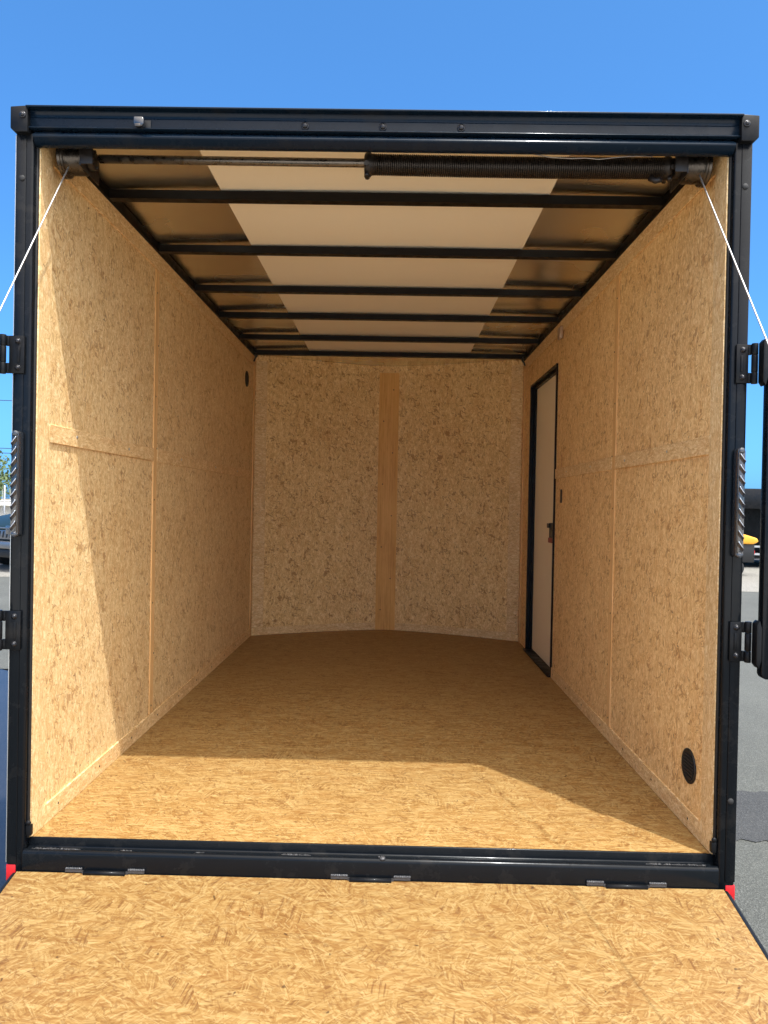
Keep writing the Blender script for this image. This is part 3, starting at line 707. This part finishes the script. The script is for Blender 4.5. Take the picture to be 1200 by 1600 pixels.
for i in range(14):
    x = -.82+.125*i; mb.prism([(x, .69), (x+.045, .69), (x+.085, .82), (x+.04, .82)], 'y', -.052, -.046)
mb.build('grille_slots', MT['plastic'], tk)
mb = MB(); mb.box(-1.0, 1.0, -.16, -.02, .48, .62); mb.build('bumper', chrome, tk, .02)
mb = MB(); mb.box(-.9, .9, -.10, -.02, .30, .47); mb.build('valance', MT['plastic'], tk, .02)
for s in (-1, 1):
    mb = MB(); mb.box(*sorted((s*.70, s*.985)), -.07, -.0465, .76, .93); mb.build('headlight', MT['lens'], tk, .02)
    for y in (1.0, 4.4):
        wh = bpy.data.objects.new('wheel', None); COL.objects.link(wh); wh.parent = tk; wh.location = (s*.86, y, .37)
        mb = MB(); mb.lathe((-.12*s, 0, 0), (s, 0, 0), [(0,.2),(.01,.33),(.04,.37),(.20,.37),(.24,.33),(.245,.22)], 36); mb.build('tyre', MT['rubber'], wh)
        mb = MB(); mb.lathe((-.05*s, 0, 0), (s, 0, 0), [(0,.21),(.14,.20),(.15,.08),(.18,.06),(.185,0)], 28); mb.build('rim', chrome, wh)

leafm = NT('tree_leaves'); o = leafm.obj(); f, _ = leafm.noise(o, 1.4, 3); g_, _ = leafm.noise(o, 9, 2)
leafm.P(color=leafm.ramp(leafm.math('ADD', leafm.math('MULTIPLY', f, .6), leafm.math('MULTIPLY', g_, .4)), [(.3, (.045,.07,.028)), (.55, (.10,.14,.055)), (.75, (.18,.22,.10))]), rough=.7, spec=.2)
leafm = leafm.m; barkm = simple('bark', (.12,.09,.06), .9, bump=.6, bscale=20)
def tree(loc, h, rad, seed, label, cat='tree', group=None, n=5200):
    t = root('broadleaf_tree', label, cat, loc, 0, group); rr = random.Random(seed)
    mb = MB(); mb.tube([(0,0,-.1), (.05,.02,h*.15), (-.05,.05,h*.32), (.02,0,h*.55)], lambda q: .22*(1-.6*q), 10)
    tips = []
    for i in range(9):
        a = rr.uniform(0, 6.28); z0 = h*rr.uniform(.16, .45); tip = Vector((rad*.65*math.cos(a), rad*.65*math.sin(a), h*rr.uniform(.4, .8)))
        mb.tube([(0,0,z0), tip*.5+Vector((0,0,z0*.5)), tip], lambda q: .09*(1-.8*q), 6)
    mb.build('trunk', barkm, t)
    mb = MB(); clumps = []
    for i in range(46):
        while True:
            v = Vector((rr.uniform(-1,1), rr.uniform(-1,1), rr.uniform(-1,1)))
            if .35 < v.length < 1: break
        clumps.append((Vector((v.x*rad*.85, v.y*rad*.85, h*.55+v.z*h*.40)), rad*rr.uniform(.16, .34)))
    for i in range(n):
        c, r = rr.choice(clumps)
        v = Vector((rr.gauss(0,1), rr.gauss(0,1), rr.gauss(0,1))).normalized()*r*rr.uniform(.55, 1.1)
        p = c+v; s = rr.uniform(.07, .16); a = Vector((rr.gauss(0,1), rr.gauss(0,1), rr.gauss(0,1))).normalized(); b = a.orthogonal().normalized()
        mb.bm.faces.new([mb.bm.verts.new(q) for q in (p-a*s, p+b*s*.5, p+a*s, p-b*s*.5)])
    mb.build('crown', leafm, t)
    return t
tree((-25.6, 41, 0), 4.6, 3.4, 5, 'pale green leafy tree behind the wire fence at the left edge')
fm = simple('galvanised_steel', (.45,.46,.46), .45, .6)
fe = root('wire_fence', 'galvanised fence with a top rail in front of the leafy tree', 'fence', (0, 26, 0))
for i in range(12):
    mb = MB(); mb.cyl((-26+i*1.6, 0, 0), (-26+i*1.6, 0, 1.95), .03, n=8); mb.build('post', fm, fe)
mb2 = MB(); 
for z in (.25, 1.35): mb2.cyl((-26, 0, z), (-8.4, 0, z), .022, n=8)
mb2.build('rail', fm, fe)
mb = MB()
for i in range(60): mb.cyl((-26+.3*i, .03, .1), (-26+.3*i, .03, 1.8), .005, n=4)
mb.build('wire', fm, fe)
bld = root('low_building', 'long low white building far behind the parked pickup', 'building', (-30, 46, 0))
mb = MB(); mb.box(-14, 8, 0, 8, 0, .95); mb.build('wall', simple('white_render', (.62,.61,.58), .8), bld)
mb = MB(); mb.box(-14.3, 8.3, -.3, 8.3, .95, 1.12); mb.build('roof', simple('pale_roof', (.75,.74,.70), .7), bld)
wood = simple('weathered_pole', (.16,.12,.09), .9, bump=.5, bscale=30)
for (x, lab, gr) in ((-62, 'wooden utility pole at the left end of the power lines', None), (12, 'wooden utility pole hidden behind the trailer', None)):
    pl = root('utility_pole', lab, 'utility pole', (x, 60, 0))
    mb = MB(); mb.cyl((0,0,0), (0,0,12.6), .17, .11, n=12); mb.build('pole', wood, pl)
    mb = MB(); mb.box(-.08, .08, -1.2, 1.2, 10.4, 10.55); mb.build('crossarm', wood, pl)
for z, y, lab in ((10.45, 59.0, 'highest faint power line crossing the sky left of the trailer'), (6.55, 60, 'middle power line crossing the sky left of the trailer'), (6.15, 60, 'lowest power line crossing the sky left of the trailer')):
    mb = MB(); mb.tube([(-62+74*i/30, y, z-1.1*math.sin(math.pi*i/30)+.1) for i in range(31)], .028, 5)
    tag(mb.build('power_line', MT['plastic']), lab, 'power line')

# ================================================================== RIGHT BACKGROUND: black open shed, yellow machine
sh = root('open_shed', 'black open fronted steel shed beyond the right rear post', 'shed', (9.0, 17.5, 0))
bk = black_paint('shed_black_paint', .3, (.008,.009,.011))
mb = MB(); mb.box(-1.5, 6.5, -.12, 0, 1.57, 2.09); mb.build('fascia', bk, sh, .01)
mb = MB(); mb.box(-1.5, 6.5, .001, 3.6, 2.04, 2.10); mb.build('roof', bk, sh)
mb = MB(); mb.box(-1.5, 6.5, 3.4, 3.5, .25, 2.039); mb.box(-1.5, -1.4, .001, 3.399, .25, 2.039); mb.box(6.4, 6.5, .001, 3.399, .25, 2.039); mb.build('wall', bk, sh)
mb = MB(); mb.box(-1.399, 6.399, .2, 3.399, .25, .30); mb.build('deck', MT['black2'], sh)
for x in (-1.45, 2.5, 6.45):
    mb = MB(); mb.box(x-.06, x+.06, -.121, -.001, 0, 1.569); mb.build('post', bk, sh)
for z in (.36, .56):
    mb = MB(); mb.box(-1.38, 6.38, -.10, -.07, z, z+.05); mb.build('rail', fm, sh)
ym = car_paint('yellow_paint', (.75,.36,.04))
mt = root('garden_tractor', 'small yellow hooded tractor with black seat standing in front of the black shed', 'tractor', (8.03, 15.4, 0))
mb = MB(); mb.prism([(-.95,.74),(.36,.74),(.48,.80),(.44,.88),(.10,.98),(-.95,1.04)], 'y', -.28, .28); mb.build('hood', ym, mt, .03)
mb = MB(); mb.box(-1.6, .40, -.24, .24, .32, .739); mb.build('chassis', MT['plastic'], mt, .02)
mb = MB(); mb.dome((.49, 0, .80), (1, 0, .3), .07, .05); mb.build('headlight', chrome, mt)
mb = MB(); mb.box(.41, .47, -.10, .10, .50, .59); mb.build('tail_reflector', MT['red'], mt)
mb = MB(); mb.box(-1.5, -1.05, -.22, .22, .75, .85); mb.box(-1.56, -1.48, -.22, .22, .851, 1.2); mb.build('seat', MT['rubber'], mt, .03)
for (x, r) in ((-.12, .20), (-1.3, .33)):
    for s in (-1, 1):
        wh = bpy.data.objects.new('wheel', None); COL.objects.link(wh); wh.parent = mt; wh.location = (x, s*.36, r)
        mb = MB(); mb.lathe((0, -.09*s, 0), (0, s, 0), [(0,r*.5),(.01,r*.88),(.04,r),(.15,r),(.17,r*.88),(.18,r*.5)], 32); mb.build('tyre', MT['rubber'], wh)
        mb = MB(); mb.lathe((0, -.02*s, 0), (0, s, 0), [(0,r*.5),(.08,r*.45),(.09,r*.15),(.11,0)], 24); mb.build('rim', ym, wh)
